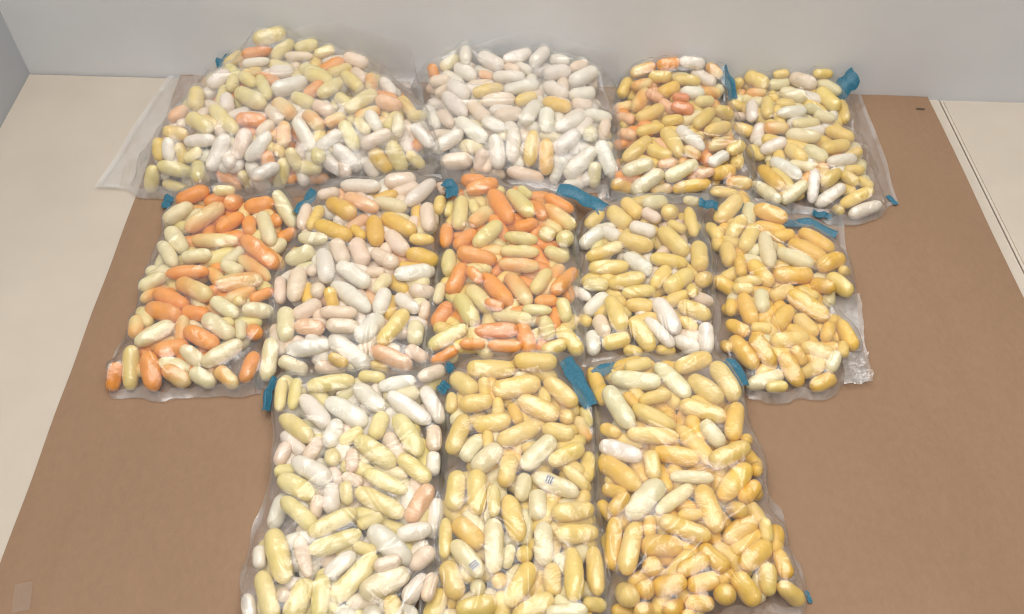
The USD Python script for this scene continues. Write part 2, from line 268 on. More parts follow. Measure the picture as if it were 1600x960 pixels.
# visible pellets: per bag, views ((x0, y0), [ (x1,y1,x2,y2,width,colour) ]) in a five-fold enlargement of the photo
PELLETS = {
'J': [((400,540), '210,240,180,525,95,G 345,230,285,535,95,G 400,320,770,270,130,G 800,235,1010,255,80,G 955,330,1245,265,120,W 1265,255,1480,185,120,P 770,310,1000,510,150,W 545,425,870,620,170,W 345,385,570,640,150,W 1030,375,1360,610,150,W 1310,320,1450,610,135,W 190,550,450,745,150,G 640,590,560,780,140,W 700,740,790,680,110,G 780,720,1090,940,160,G 1000,520,920,730,140,G 1090,540,1290,860,160,G 1390,620,1390,830,130,P 1390,840,1380,1010,120,W 250,760,170,940,120,P 481,750,400,880,120,P 600,790,600,950,140,G 750,820,750,980,110,P'),
      ((400,660), '285,290,590,460,160,W 175,430,460,580,160,G 1110,260,1360,460,140,G 810,370,1210,560,130,G 770,530,1160,730,160,G 1365,490,1190,780,150,S 590,500,590,690,140,W 700,480,720,620,90,G 200,590,470,830,140,G 410,870,780,690,140,G 790,810,990,740,100,G 190,380,280,370,90,G 600,400,640,470,90,P 700,430,800,470,100,P'),
      ((380,768), '225,290,330,720,185,G 430,330,520,680,120,P 130,420,130,610,100,W 140,620,240,1010,160,G 510,690,360,1010,190,G 620,650,590,1010,150,G 510,480,920,330,150,G 640,660,870,490,140,W 700,850,1040,500,170,G 890,430,1010,470,110,G 990,280,1300,560,190,W 1200,350,1470,290,140,W 1300,590,1470,450,150,P 1070,600,1200,560,120,P 920,800,1290,630,190,C 1260,860,1440,660,150,W 1480,640,1420,860,110,P 790,870,800,1080,170,W 1010,880,1020,1090,180,W 1160,860,1200,1050,150,Y 30,800,60,1010,120,W 310,750,320,870,80,P 580,80,560,170,100,P')],
'K': [((660,540), '350,185,720,190,155,Y 710,125,1050,135,155,Y 230,240,420,370,160,Y 480,290,490,380,100,Y 290,470,545,430,150,Y 550,360,920,290,170,Y 960,260,1200,470,150,Y 950,345,960,450,110,Y 750,420,1060,560,160,Y 690,460,760,610,100,A 590,460,590,530,90,Y 230,380,225,520,80,Y 400,630,690,580,150,Y 340,540,220,850,150,Y 590,760,920,620,150,Y 940,650,1180,700,140,Y 1070,520,1180,600,130,Y 1200,580,1290,730,120,M 1030,720,780,960,160,C 990,920,1260,790,140,Y 440,730,330,880,130,C 510,720,510,780,90,Y 600,790,400,980,170,C 1270,520,1290,600,90,G'),
      ((660,660), '690,250,640,510,150,Y 280,380,240,690,160,Y 420,370,430,720,165,Y 550,490,560,740,110,G 555,750,560,1180,160,C 660,570,760,930,170,Y 800,430,770,590,130,C 860,420,1220,560,150,C,T 1110,350,1290,520,110,Y 900,540,900,750,150,C 1010,720,1340,680,160,Y 1040,880,1370,860,160,Y 945,780,950,1120,160,C'),
      ((660,768), '190,190,180,540,110,Y 260,230,460,430,180,A 230,390,460,660,160,C,T 190,570,270,820,180,Y 430,690,440,820,130,C 620,640,580,760,130,A 800,430,800,560,140,Y 860,560,660,900,180,Y 1010,560,1020,820,150,Y 1165,440,1190,860,160,Y 1330,420,1370,830,140,Y 260,940,590,860,180,Y 150,790,60,1000,160,Y 1020,820,720,1000,170,Y 1090,870,1150,900,120,C 1250,870,1440,900,120,Y 960,960,1290,930,140,C 680,430,640,580,110,C')],
'L': [((900,540), '110,160,230,480,130,A 380,180,590,130,110,Y 270,255,660,290,150,C 620,140,890,400,140,C 770,190,1055,90,150,Y 1070,130,1260,430,165,Y 880,250,1140,440,170,Y 230,330,430,650,160,C 490,440,740,380,110,Y 440,480,770,640,150,Y 810,460,1170,570,150,Y 1260,440,1220,750,150,A 400,690,800,720,140,Y 180,780,510,880,150,W 790,640,1070,920,150,Y 980,590,1150,790,140,C 1040,920,1350,780,160,Y 190,640,350,700,110,A 600,830,960,890,150,A 1330,690,1330,780,70,A 400,400,470,470,90,A'),
      ((920,660), '490,230,520,440,130,Y 80,280,400,520,180,A 600,420,1010,440,110,C 570,460,300,740,190,C 820,490,520,720,130,C 870,490,1010,860,180,A 1260,330,1020,610,180,A 1320,470,1180,610,130,A 1070,680,1240,700,140,A 110,510,300,570,120,A 290,580,200,700,120,A 120,670,160,720,100,A 210,740,180,1150,140,A 370,780,280,1190,160,Y 480,750,470,900,110,A 550,760,950,900,150,Y 1280,770,1080,920,180,A 1380,810,1390,880,90,Y 720,740,870,720,90,Y 1310,330,1300,400,80,A'),
      ((940,768), '350,430,590,430,180,A 330,560,460,620,165,A 590,640,840,520,140,A 780,440,960,600,150,A 1090,600,1320,400,170,A 1380,480,1450,660,130,A 1290,560,1300,810,150,Y 1380,720,1570,880,150,Y 1060,660,1200,860,170,A 880,790,1040,830,180,A 700,740,890,690,150,A 420,750,630,700,160,A 260,770,420,760,170,A 120,740,280,880,180,Y 660,870,870,880,140,A 480,950,650,880,150,A 250,960,430,920,150,A 140,930,240,950,110,A')],
'E': [((160,280), '580,180,830,80,130,O 900,100,1010,100,100,G 950,200,1110,180,140,O 1110,230,1340,180,140,O 1350,90,1500,390,130,C 480,340,700,200,130,C 650,400,950,200,140,M 890,410,1100,280,120,O 1240,250,1330,530,130,C 1150,300,1150,440,120,O 1090,450,1370,690,150,O 1330,290,1370,360,90,O 1390,470,1490,420,110,O 510,380,650,580,140,C 450,480,580,690,120,C 680,480,1080,480,120,M 620,620,850,590,120,C 500,740,830,720,120,O 930,650,1090,740,120,C 1060,610,1310,790,120,M 900,830,1250,780,150,M 580,800,860,930,150,M 290,860,490,750,120,C'),
      ((150,430), '450,130,720,250,140,O 390,250,670,330,160,O 710,290,850,310,130,O 900,190,1110,320,130,C 1070,200,1180,210,90,Y 1150,270,1380,290,140,C 1200,200,1390,120,100,O 840,320,1080,490,150,C 1130,370,1130,500,90,C 1180,400,1290,500,140,O 330,310,300,500,130,M 310,540,600,380,140,C 690,420,960,560,150,O 470,600,720,550,150,O 680,570,830,690,130,C 830,700,1140,530,150,C 275,550,265,900,140,Y 170,680,130,910,120,O 400,600,460,910,160,O 540,730,730,850,150,M 740,750,930,860,140,C 960,740,1090,860,130,M 1250,600,1150,840,130,O')],
'F': [((420,260), '560,150,870,160,120,W 900,130,1150,100,140,P 1060,310,1300,110,130,W 380,230,550,200,100,P 450,270,680,390,150,D 350,450,650,560,140,D 820,380,850,630,150,D 880,390,1150,530,150,D 590,230,860,340,120,S 820,270,1080,330,120,C 1230,280,1250,520,130,P 1350,230,1310,380,100,Y 1330,150,1380,200,90,P 310,290,250,500,110,P 420,310,320,500,100,Y 230,560,460,570,110,C 130,750,360,650,140,C 420,640,460,920,150,W 510,570,600,770,140,P 670,560,750,780,150,P 800,660,1010,780,130,P 920,510,1080,690,140,P 1100,570,1290,580,100,Y 1090,680,1300,740,150,D 540,760,790,930,150,W 980,850,1280,820,140,W 640,470,750,570,90,D 790,830,880,830,80,P'),
      ((400,410), '190,80,190,360,110,P 350,30,290,320,150,P 440,10,430,110,80,P 480,150,490,290,140,P 590,160,900,380,150,W 580,240,600,330,110,D 1040,110,930,230,120,C 1020,200,950,420,140,W 1090,260,1270,390,120,W 1230,220,1370,240,130,P 300,430,490,320,140,P 500,390,790,400,120,P 550,490,800,510,130,P 330,500,510,520,140,S 240,350,230,620,150,C 780,620,990,410,170,W 1180,380,960,650,140,Y 1250,470,1240,640,140,C 130,590,80,930,140,C 240,690,580,640,150,W 580,590,880,830,160,W 900,670,1220,820,150,S 180,760,400,860,130,C 460,810,700,850,120,P 600,740,690,790,100,D 910,820,1010,850,90,Y 1190,680,1320,760,120,P 1330,300,1300,450,100,P')],
'G': [((640,265), '400,90,600,90,120,O 440,170,690,100,130,O 630,160,800,430,150,O 770,160,980,370,140,G 410,200,380,480,130,G 330,250,300,370,90,G 470,440,630,310,130,M 490,250,520,340,80,G 290,420,280,620,120,O 500,610,720,410,140,G 350,620,520,480,130,O 370,640,680,720,140,O 820,470,1000,410,110,O 740,520,1000,560,110,G 710,640,1010,650,110,G 700,740,1010,760,120,M 1010,520,1150,490,140,G 1150,550,1280,550,150,G 1060,630,1240,700,120,G 1040,290,1290,460,140,M 1050,210,1280,330,110,O 980,260,1050,400,100,O 860,150,940,210,80,G 310,620,310,840,130,G 430,740,310,980,140,O'),
      ((640,410), '560,90,800,340,150,O 470,60,560,140,100,O 760,90,950,340,140,M 1100,50,960,250,130,G 1310,50,1110,250,120,O 450,190,640,390,150,G 370,250,520,490,150,G 260,160,210,330,90,C 320,310,190,520,140,O 980,310,1150,300,110,O 650,410,960,450,120,G 880,370,1110,380,90,G 150,670,450,500,130,G 510,540,850,530,140,O 870,500,930,690,160,O 1050,430,1090,600,130,G 1190,310,1220,440,120,G 1160,510,1340,720,140,Y 390,640,590,640,100,O 610,650,880,660,110,O 170,790,370,680,100,O 1060,690,1200,640,120,Y 600,330,720,370,70,O')],
'H': [((880,285), '180,350,310,230,110,Y 360,220,510,340,150,Y 470,140,600,270,130,Y 660,170,780,160,130,C 760,250,900,220,140,Y 970,190,1030,430,110,Y 960,140,1050,160,80,C 630,230,740,290,100,P 520,340,720,400,120,W 150,500,310,370,130,W 310,380,420,430,120,W 430,440,700,510,140,Y 750,360,970,570,150,Y 840,330,930,370,90,Y 180,600,460,490,120,Y 200,670,510,660,130,Y 470,570,690,710,140,W 680,590,970,640,120,Y 1050,460,1070,700,150,Y 350,800,640,740,140,Y 830,660,690,830,130,Y 790,850,1010,700,150,Y 1030,790,1170,740,140,Y 190,800,330,800,120,G 460,870,720,840,110,Y'),
      ((880,410), '500,330,700,350,130,Y 50,200,220,290,90,W 180,400,340,260,140,W 360,260,470,540,150,Y 720,280,900,560,150,W 640,440,860,660,110,W 900,330,1150,430,140,Y 830,310,950,260,120,Y 1020,270,1150,310,110,P 1110,470,1120,720,130,W 880,590,1070,700,140,W 530,430,700,690,150,Y 320,640,510,590,140,Y 270,440,330,570,130,P 230,540,240,720,130,W 120,450,210,490,100,Y 930,460,1010,510,100,Y 500,680,590,700,80,Y 740,680,860,690,90,Y 990,200,1020,270,80,Y')],
'I': [((1080,285), '150,80,370,90,80,Y 190,310,390,110,150,Y 490,200,750,290,140,A 420,260,290,440,130,Y 120,320,240,460,110,Y 510,330,400,540,130,Y 560,380,620,680,130,C 640,430,800,410,110,A 840,380,1110,540,130,A 760,470,1050,610,150,A 670,540,950,650,130,C 640,730,950,730,150,A 980,660,1180,580,150,A 450,620,630,810,140,A 370,580,400,740,100,A 270,480,310,650,140,Y 960,800,1080,820,130,A 1090,740,1230,860,140,Y 1170,680,1220,720,80,Y 350,780,560,770,90,Y'),
      ((1080,440), '620,130,800,60,130,Y 830,60,990,130,90,Y 760,90,1070,290,160,A 330,50,480,50,100,Y 390,90,490,350,140,A 540,60,560,250,130,C 310,140,310,270,100,A 270,320,450,410,120,A 780,190,640,390,150,A 810,270,980,420,140,Y 1090,320,1040,480,110,A 1150,300,1280,540,130,A 620,480,920,440,140,Y 310,430,510,680,150,A 480,420,640,660,150,A 880,520,1080,560,150,Y 710,560,850,820,150,A 430,820,730,720,140,C 870,720,1010,650,130,Y 920,850,1120,760,140,A 1130,560,1080,690,110,C 1180,480,1190,580,90,Y 590,840,730,830,80,Y 260,490,310,520,100,A 820,540,860,620,100,A 500,360,590,370,80,Y')],
'A': [((200,30), '990,150,1230,90,130,G 890,280,1120,240,100,O 890,350,1110,325,80,W 1130,310,1290,170,120,G 1320,230,1470,190,110,G 1220,290,1450,290,60,P 1460,280,1610,230,90,G 650,510,780,430,130,W 800,570,840,430,110,G 880,430,1010,520,110,G 1010,430,1100,640,110,G 1130,560,1400,480,150,W 1100,420,1300,410,120,W 545,535,520,715,140,G 770,580,770,740,130,W 840,560,1080,680,160,G 610,640,890,930,130,G 470,760,660,870,140,G 850,780,1080,800,130,O 330,790,450,700,110,S 280,870,470,910,120,Y 380,840,470,800,80,P 1080,690,1200,810,120,P 1140,640,1300,770,150,M 1290,600,1440,670,120,G 1430,580,1490,530,110,O 1390,430,1600,500,130,G 1500,600,1610,520,110,G 1450,660,1600,740,120,P'),
      ((200,130), '240,430,250,610,120,Y 310,440,320,600,110,W 400,490,450,620,110,Y 230,640,510,700,140,G 200,640,180,860,130,G 440,460,680,440,120,W 770,400,640,690,140,W 510,620,640,570,140,W 470,590,540,540,100,G 930,360,850,590,140,P 1120,310,1020,400,110,P 1110,390,930,610,130,W 940,610,1090,850,150,W 760,680,890,620,120,W 700,690,880,830,130,O 880,690,960,820,100,G 1080,530,1130,760,130,O 1230,570,1170,830,140,G 1250,510,1340,680,110,G 1220,310,1210,500,130,M 1310,280,1450,530,130,W 1440,540,1440,680,140,W 1290,730,1570,740,120,O 490,780,640,720,110,C 270,780,480,840,110,G 1150,500,1210,560,100,Y'),
      ((420,30), '570,420,730,560,120,G 800,440,800,560,110,M 530,600,640,680,110,G 840,570,600,720,130,G 870,640,1000,680,130,S 380,600,570,480,120,G 440,820,600,760,110,M 280,730,420,860,130,M 600,300,760,350,120,P 240,380,470,470,130,G'),
      ((420,130), '570,300,690,520,130,G 380,510,560,380,110,W 510,490,710,680,140,W 770,220,870,390,120,W 720,490,950,380,120,P 690,290,770,380,100,G 430,590,640,720,140,W 740,600,830,720,120,W 800,520,950,690,150,A 950,470,1050,680,170,G 1100,560,1190,640,110,G 1100,260,1210,260,110,G 1120,330,1280,500,110,W 1010,240,1010,420,110,C 420,540,500,580,90,W')],
'B': [((640,30), '180,390,200,460,100,O 260,380,370,310,110,C 430,250,430,350,110,W 350,360,520,460,130,W 160,500,320,470,110,P 310,510,450,600,170,W 540,270,740,380,140,W 730,320,950,260,110,W 950,350,1080,220,120,W 840,370,930,400,100,W 760,370,840,390,90,P 570,430,630,450,80,S 650,450,900,450,110,W 940,410,1100,390,120,W 490,580,730,540,120,Y 740,560,1010,510,120,W 1080,420,1230,410,140,W 1250,500,1470,400,140,W 1250,390,1390,340,90,P 1050,510,1240,610,130,W 1260,600,1430,580,130,W 560,650,820,620,130,P 860,640,950,610,110,Y 1040,640,1260,700,120,D 240,560,470,780,140,W 110,660,250,880,130,W 220,720,340,850,110,P 450,650,620,800,130,P 680,760,860,740,130,P 1010,640,880,830,140,W 1075,690,1065,890,140,W 1140,860,1370,760,130,W 1350,740,1580,780,120,W 360,780,600,950,140,W 590,800,720,850,120,W 1260,660,1430,680,110,P 1100,310,1240,330,100,W'),
      ((660,130), '80,530,310,380,130,W 300,480,470,520,130,C 150,620,380,600,160,P 470,540,440,680,120,P 560,400,600,670,140,W 715,330,705,620,130,W 870,370,830,650,140,Y 970,440,970,720,140,A 1030,540,1220,380,150,W 1250,400,1370,400,150,C 1350,510,1120,740,150,W 1380,450,1490,730,140,W 1110,580,1010,790,110,W 1350,630,1330,810,130,C 660,680,950,750,130,P 510,690,640,720,100,P 1100,790,1270,790,100,W 380,690,490,710,80,A 0,360,120,560,110,W')],
'C': [((900,60), '430,280,620,210,110,M 640,200,800,180,110,O 810,170,1000,200,110,W 900,250,1090,360,120,W 1020,210,1120,290,100,M 570,300,740,290,120,Y 340,470,430,310,120,Y 460,380,570,350,110,M 450,570,570,400,140,M 650,440,800,370,130,A 760,320,970,340,110,Y 830,420,990,430,120,W 1000,420,1110,430,110,M 760,460,880,470,90,R 780,540,880,560,120,R 690,520,750,560,110,S 470,640,690,540,130,Y 930,500,1080,490,110,G 920,700,1080,550,130,Y 670,660,840,630,110,Y 470,740,690,690,110,Y 1000,740,1210,680,130,Y 680,700,830,930,150,Y 790,700,1000,880,130,W 370,960,590,780,140,Y 590,870,710,920,130,Y 350,740,450,760,110,S 330,620,450,640,110,S 340,550,420,530,110,M 1030,860,1240,800,120,M 580,440,640,470,100,S 1110,560,1200,600,120,Y'),
      ((920,150), '260,600,500,520,140,C 330,760,580,590,150,C 210,700,330,730,130,A 600,650,850,520,140,C 650,730,950,680,130,D 490,750,640,720,110,M 960,620,1140,580,140,A 940,540,1090,450,120,W 1090,430,1190,380,130,Y 870,440,950,520,130,O 1110,680,1240,690,140,M 950,740,1130,760,110,Y 760,430,830,470,100,M 560,540,660,520,100,S 870,620,960,600,90,S')],
'D': [((1100,80), '210,330,300,240,110,Y 320,190,500,270,140,Y 500,270,670,240,120,C 680,200,850,260,140,P 850,180,1000,180,90,Y 870,230,1070,330,120,C 880,300,1050,460,140,Y 590,320,800,370,130,C 810,350,880,370,120,W 230,320,320,340,100,M 340,330,470,320,100,M 375,380,375,560,120,W 490,350,500,530,120,Y 570,490,800,470,120,W 570,410,700,420,100,Y 810,440,890,470,100,C 520,330,560,390,90,Y 220,430,290,460,100,Y 230,520,300,530,80,P 270,620,350,650,120,Y 450,560,400,740,130,W 490,600,640,600,120,M 640,650,910,680,140,C 680,570,910,560,100,C 440,790,640,700,130,W 880,500,1000,530,110,C 950,610,1170,690,130,Y 910,770,1140,730,130,Y 640,740,800,870,140,Y 790,760,950,850,140,C 960,870,1190,840,120,W 350,770,450,850,120,Y 550,180,650,170,80,Y'),
      ((1120,160), '310,490,540,690,140,A 410,440,680,590,130,W 270,620,510,790,130,C 510,790,700,620,130,C 770,520,740,790,110,W 770,810,1000,650,130,W 820,650,970,530,130,Y 970,560,1100,630,110,Y 960,810,1220,680,130,Y 1020,890,1300,790,130,W 900,830,990,870,90,Y 1000,530,1150,530,100,Y 560,480,760,520,100,C 1100,610,1200,660,100,Y 1030,430,1100,390,100,Y')],
}
# colours: two tones that blend over each pellet
TONES = {k: (np.array(lin(*a)), np.array(lin(*b)), w) for k, a, b, w in [
    ('W', (243, 236, 222), (236, 226, 209), 'white'), ('C', (239, 228, 186), (232, 218, 164), 'cream'), ('Y', (239, 213, 128), (233, 198, 96), 'yellow'),
    ('A', (240, 200, 92), (233, 184, 64), 'amber'), ('O', (243, 166, 68), (237, 145, 42), 'orange'), ('P', (240, 221, 198), (234, 208, 180), 'pale pinkish'),
    ('G', (237, 222, 156), (229, 209, 122), 'pale green-yellow'), ('S', (240, 196, 152), (237, 178, 124), 'salmon'), ('M', (240, 216, 150), (238, 172, 82), 'mottled peach'),
    ('D', (237, 198, 84), (228, 181, 60), 'deep yellow'), ('R', (230, 148, 88), (222, 130, 70), 'rust orange')]}

# ---- heap height maps on one grid over the table
CELL = 0.0025
GX0, GY0, GX1, GY1 = -0.75, 0.10, 0.85, 1.35
NX, NY = int((GX1 - GX0) / CELL), int((GY1 - GY0) / CELL)
cx_, cy_ = np.meshgrid(GX0 + (np.arange(NX) + 0.5) * CELL, GY0 + (np.arange(NY) + 0.5) * CELL, indexing='ij')
RIM = 0.019
HMAP = {}
for k, b in BAGS.items():
    q = [ground(*p)[:2] for p in b['q']]
    bl = q[0] + (q[0] - q[3]) / np.linalg.norm(q[0] - q[3]) * b['back']; br = q[1] + (q[1] - q[2]) / np.linalg.norm(q[1] - q[2]) * b['back']
    inside = contains_xy(Polygon([bl, br, q[2], q[3]]), cx_.ravel(), cy_.ravel()).reshape(NX, NY)
    dist = ndimage.distance_transform_edt(inside) * CELL
    s = np.clip(dist / (0.045 if b['h'] < 0.05 else 0.075), 0, 1)
    bump_ = 0.0035 * vnoise(np.stack([cx_, cy_], -1), 22, ord(k))
    HMAP[k] = np.where(inside, RIM + (b['h'] - RIM) * np.sqrt(1 - (1 - s) ** 2) + bump_ * s, 0.0)
def hval(k, x, y):
    i = np.clip(((x - GX0) / CELL).astype(int), 0, NX - 1); j = np.clip(((y - GY0) / CELL).astype(int), 0, NY - 1)
    return HMAP[k][i, j]
def onto(k, px, r, depth):
    """where the ray through a photo pixel meets the heap, a pellet radius (and depth) under its skin"""
    d = ray(px)[0]; d = d / np.linalg.norm(d)
    t = np.linspace(0.75, 1.75, 900); P = EYE + t[:, None] * d
    low = np.maximum(hval(k, P[:, 0], P[:, 1]) - r - depth, r + 0.003)
    hit = np.nonzero(P[:, 2] <= low)[0]
    return P[hit[0] if len(hit) else -1]

C, AX, RR, BAG, COL, KIND, VIEW, TAGGED, PHOTO = [], [], [], [], [], [], [], [], []
MIN_Z = 0.0035
for k, views in PELLETS.items():
    for (ox, oy), txt in views:
        for item in txt.split():
            w = item.split(','); x1, y1, x2, y2, wd_ = map(float, w[:5])
            p1, p2 = np.array([ox + x1 / 5, oy + y1 / 5]), np.array([ox + x2 / 5, oy + y2 / 5]); wpx = wd_ / 5 * (0.83 if k in 'CD' else 0.86 if k in 'AB' else 0.94 if k in 'EFGHI' else 0.97)
            mid = (p1 + p2) / 2; lpx = np.linalg.norm(p2 - p1)
            _, zc = project(ground(*mid, 0.025)); zc = float(zc)
            r = np.clip(0.5 * wpx * zc / FPX, 0.0066, 0.0118)
            rpx = r * FPX / zc
            u_ = (p2 - p1) / max(lpx, 1e-6)
            deep = 0.55 * r * np.clip(1.25 - wpx * zc / FPX / 0.0185, 0, 0.6) + rng.uniform(0, 0.15) * r
            ins = min(rpx * 0.92, lpx * 0.48)
            a = onto(k, p1 + u_ * ins, r, deep); c = onto(k, p2 - u_ * ins, r, deep)
            # keep the slope of the axis gentle
            half = (c - a) / 2; cen = (a + c) / 2
            want = r * rng.uniform(1.1, 1.35)                      # half distance between the end spheres of a whole pellet
            have = np.linalg.norm(half)
            tuck = 0
            if lpx < 1.3 * wpx and wpx < 25 or 0.30 * want < have < 0.8 * want:      # its ends lie under its neighbours
                tuck = 1
                dr_ = half / (have + 1e-9); cen = cen + (cen - EYE) / np.linalg.norm(cen - EYE) * 0.45 * r
                half = dr_ * want * 0.72; cen[2] = max(cen[2], r + 0.004)
            elif have < 0.8 * want:                                 # seen end-on: the rest of its length goes down into the heap
                vd = (cen - EYE) / np.linalg.norm(cen - EYE)
                add = math.sqrt(max(want ** 2 * 0.8 - have ** 2, 0))
                sgn = 1 if half @ np.array([0, 1, 0]) > 0 else -1
                half = half + sgn * vd * add; cen = cen + vd * add * 0.9
            elif have > 1.75 * want:
                half *= 1.75 * want / have
            C.append(cen); AX.append(half); RR.append(r); BAG.append(k); COL.append(w[5]); KIND.append(0.5 * tuck); TAGGED.append(len(w) > 6)
            vd = (cen - EYE) / np.linalg.norm(cen - EYE); VIEW.append(vd); PHOTO.append(mid)
n_top = len(C)
# fillers underneath
PTREE = {k: cKDTree(np.vstack([project(C[i] + q_ * AX[i])[0] for i in range(n_top) if BAG[i] == k for q_ in (-0.9, 0, 0.9)])) for k in BAGS}
for k, b in BAGS.items():
    H = HMAP[k]; ii = np.argwhere(H > 0.012)
    step = 0.018 if k in 'ABCD' else 0.021
    x0, y0 = GX0 + ii[:, 0].min() * CELL, GY0 + ii[:, 1].min() * CELL; x1, y1 = GX0 + ii[:, 0].max() * CELL, GY0 + ii[:, 1].max() * CELL
    for layer in range(4):
        for x in np.arange(x0, x1, step):
            for y in np.arange(y0, y1, step):
                px, py = x + rng.uniform(-.012, .012), y + rng.uniform(-.012, .012)
                r = rng.uniform(0.0082, 0.0098); h = float(hval(k, np.array([px]), np.array([py]))[0])
                z = h - r - 0.0150 * (layer + 0.8) + rng.uniform(-.002, .002)
                if h < 0.02 or z < r * (0.75): continue
                if (np.array([px, py]) - W0) @ wn > -0.02: continue
                pr_ = project(np.array([px, py, max(z, r)]))[0]
                if pr_[1] < 945 and PTREE[k].query(pr_)[0] > 27: continue
                if k == 'I' and pr_[0] > 1275 and (462 < pr_[1] < 540 or pr_[1] > 560): continue
                an = rng.uniform(0, math.pi); tilt = rng.uniform(-.3, .3)
                half = r * rng.uniform(1.1, 1.4) * np.array([math.cos(an) * math.cos(tilt), math.sin(an) * math.cos(tilt), math.sin(tilt)])
                C.append(np.array([px, py, max(z, r + MIN_Z)])); AX.append(half); RR.append(r); BAG.append(k); COL.append(str(rng.choice(list(b['mix'])))); KIND.append(1 + layer); TAGGED.append(False)
                vd = C[-1] - EYE; VIEW.append(vd / np.linalg.norm(vd)); PHOTO.append(project(C[-1])[0])
C, AX, RR, KIND, VIEW, PHOTO = map(np.array, (C, AX, RR, KIND, VIEW, PHOTO)); BAG = np.array(BAG); COL = np.array(COL)
C0 = C.copy()
def closest(p, a, q, b):
    """nearest points of two segments p +- a, q +- b: parameters in -1..1"""
    d = p - q; A = (a * a).sum(1) + 1e-12; B = (b * b).sum(1) + 1e-12; ab = (a * b).sum(1); ad = (a * d).sum(1); bd = (b * d).sum(1)
    den = A * B - ab * ab
    s = np.where(den > 1e-14, (ab * bd - B * ad) / np.where(den > 1e-14, den, 1), 0).clip(-1, 1)
    t = ((ab * s + bd) / B).clip(-1, 1); s = ((ab * t - ad) / A).clip(-1, 1)
    return s, t
for it in range(70):
    pairs = cKDTree(C).query_pairs(0.062, output_type='ndarray')
    i, j = pairs.T
    s, t = closest(C[i], AX[i], C[j], AX[j])
    D = (C[i] + s[:, None] * AX[i]) - (C[j] + t[:, None] * AX[j]); L = np.linalg.norm(D, axis=1) + 1e-9
    pen = (RR[i] + RR[j]) * np.where((KIND[i] >= 1) & (KIND[j] >= 1), 0.90, 0.94) - L
    m = pen > 0
    i, j, D, pen, L = i[m], j[m], D[m], pen[m], L[m]
    N = D / L[:, None]
    si = np.where(KIND[i] > KIND[j], np.where(KIND[i] >= 1, 0.95, 0.75), np.where(KIND[i] < KIND[j], np.where(KIND[j] >= 1, 0.05, 0.25), 0.5))
    mv = np.zeros_like(C); cnt = np.zeros(len(C))
    np.add.at(mv, i, N * (pen * si)[:, None]); np.add.at(mv, j, -N * (pen * (1 - si))[:, None])
    np.add.at(cnt, i, 1); np.add.at(cnt, j, 1)
    mv = mv / np.maximum(cnt, 1)[:, None] * 1.1
    C += mv
    off = C0 - C; along_ = (off * VIEW).sum(1, keepdims=True) * VIEW
    top_ = (KIND < 1)[:, None]
    C += np.where(top_, 0.28 * (off - along_) + 0.03 * along_, 0)
    up = (~top_[:, 0]) & (C[:, 2] > C0[:, 2]); C[up, 2] = C0[up, 2]
    low = C[:, 2] - np.abs(AX[:, 2]) - RR - MIN_Z
    C[:, 2] -= np.minimum(low, 0)
    beyond = ((C[:, :2] - W0) @ wn) + RR + np.abs(AX[:, :2] @ wn) + 0.003
    C[:, :2] -= np.maximum(beyond, 0)[:, None] * wn
# fillers that a top pellet or another filler still swallows are left out
keep = np.ones(len(C), bool)
ENDS = {k: project(np.vstack([C[(BAG == k) & (KIND < 1)] + q_ * AX[(BAG == k) & (KIND < 1)] for q_ in (-1.3, 1.3)]))[0] for k in BAGS}
HULL = {k: Polygon(ENDS[k][ConvexHull(ENDS[k]).vertices]) for k in BAGS}
for i in range(n_top, len(C)):                                       # fillers squeezed out of the heap are left out
    e_ = project(np.stack([C[i] - AX[i] * 1.5, C[i] + AX[i] * 1.5]))[0]
    if not contains_xy(HULL[BAG[i]].buffer(2), e_[:, 0], np.minimum(e_[:, 1], 945)).all(): keep[i] = False
    if PTREE[BAG[i]].query(e_.mean(0))[0] > 27 and e_.mean(0)[1] < 945: keep[i] = False
tree = cKDTree(C)
for i_, j_ in tree.query_pairs(0.0105):
    hi = i_ if KIND[i_] > KIND[j_] else j_
    if KIND[hi] >= 1: keep[hi] = False

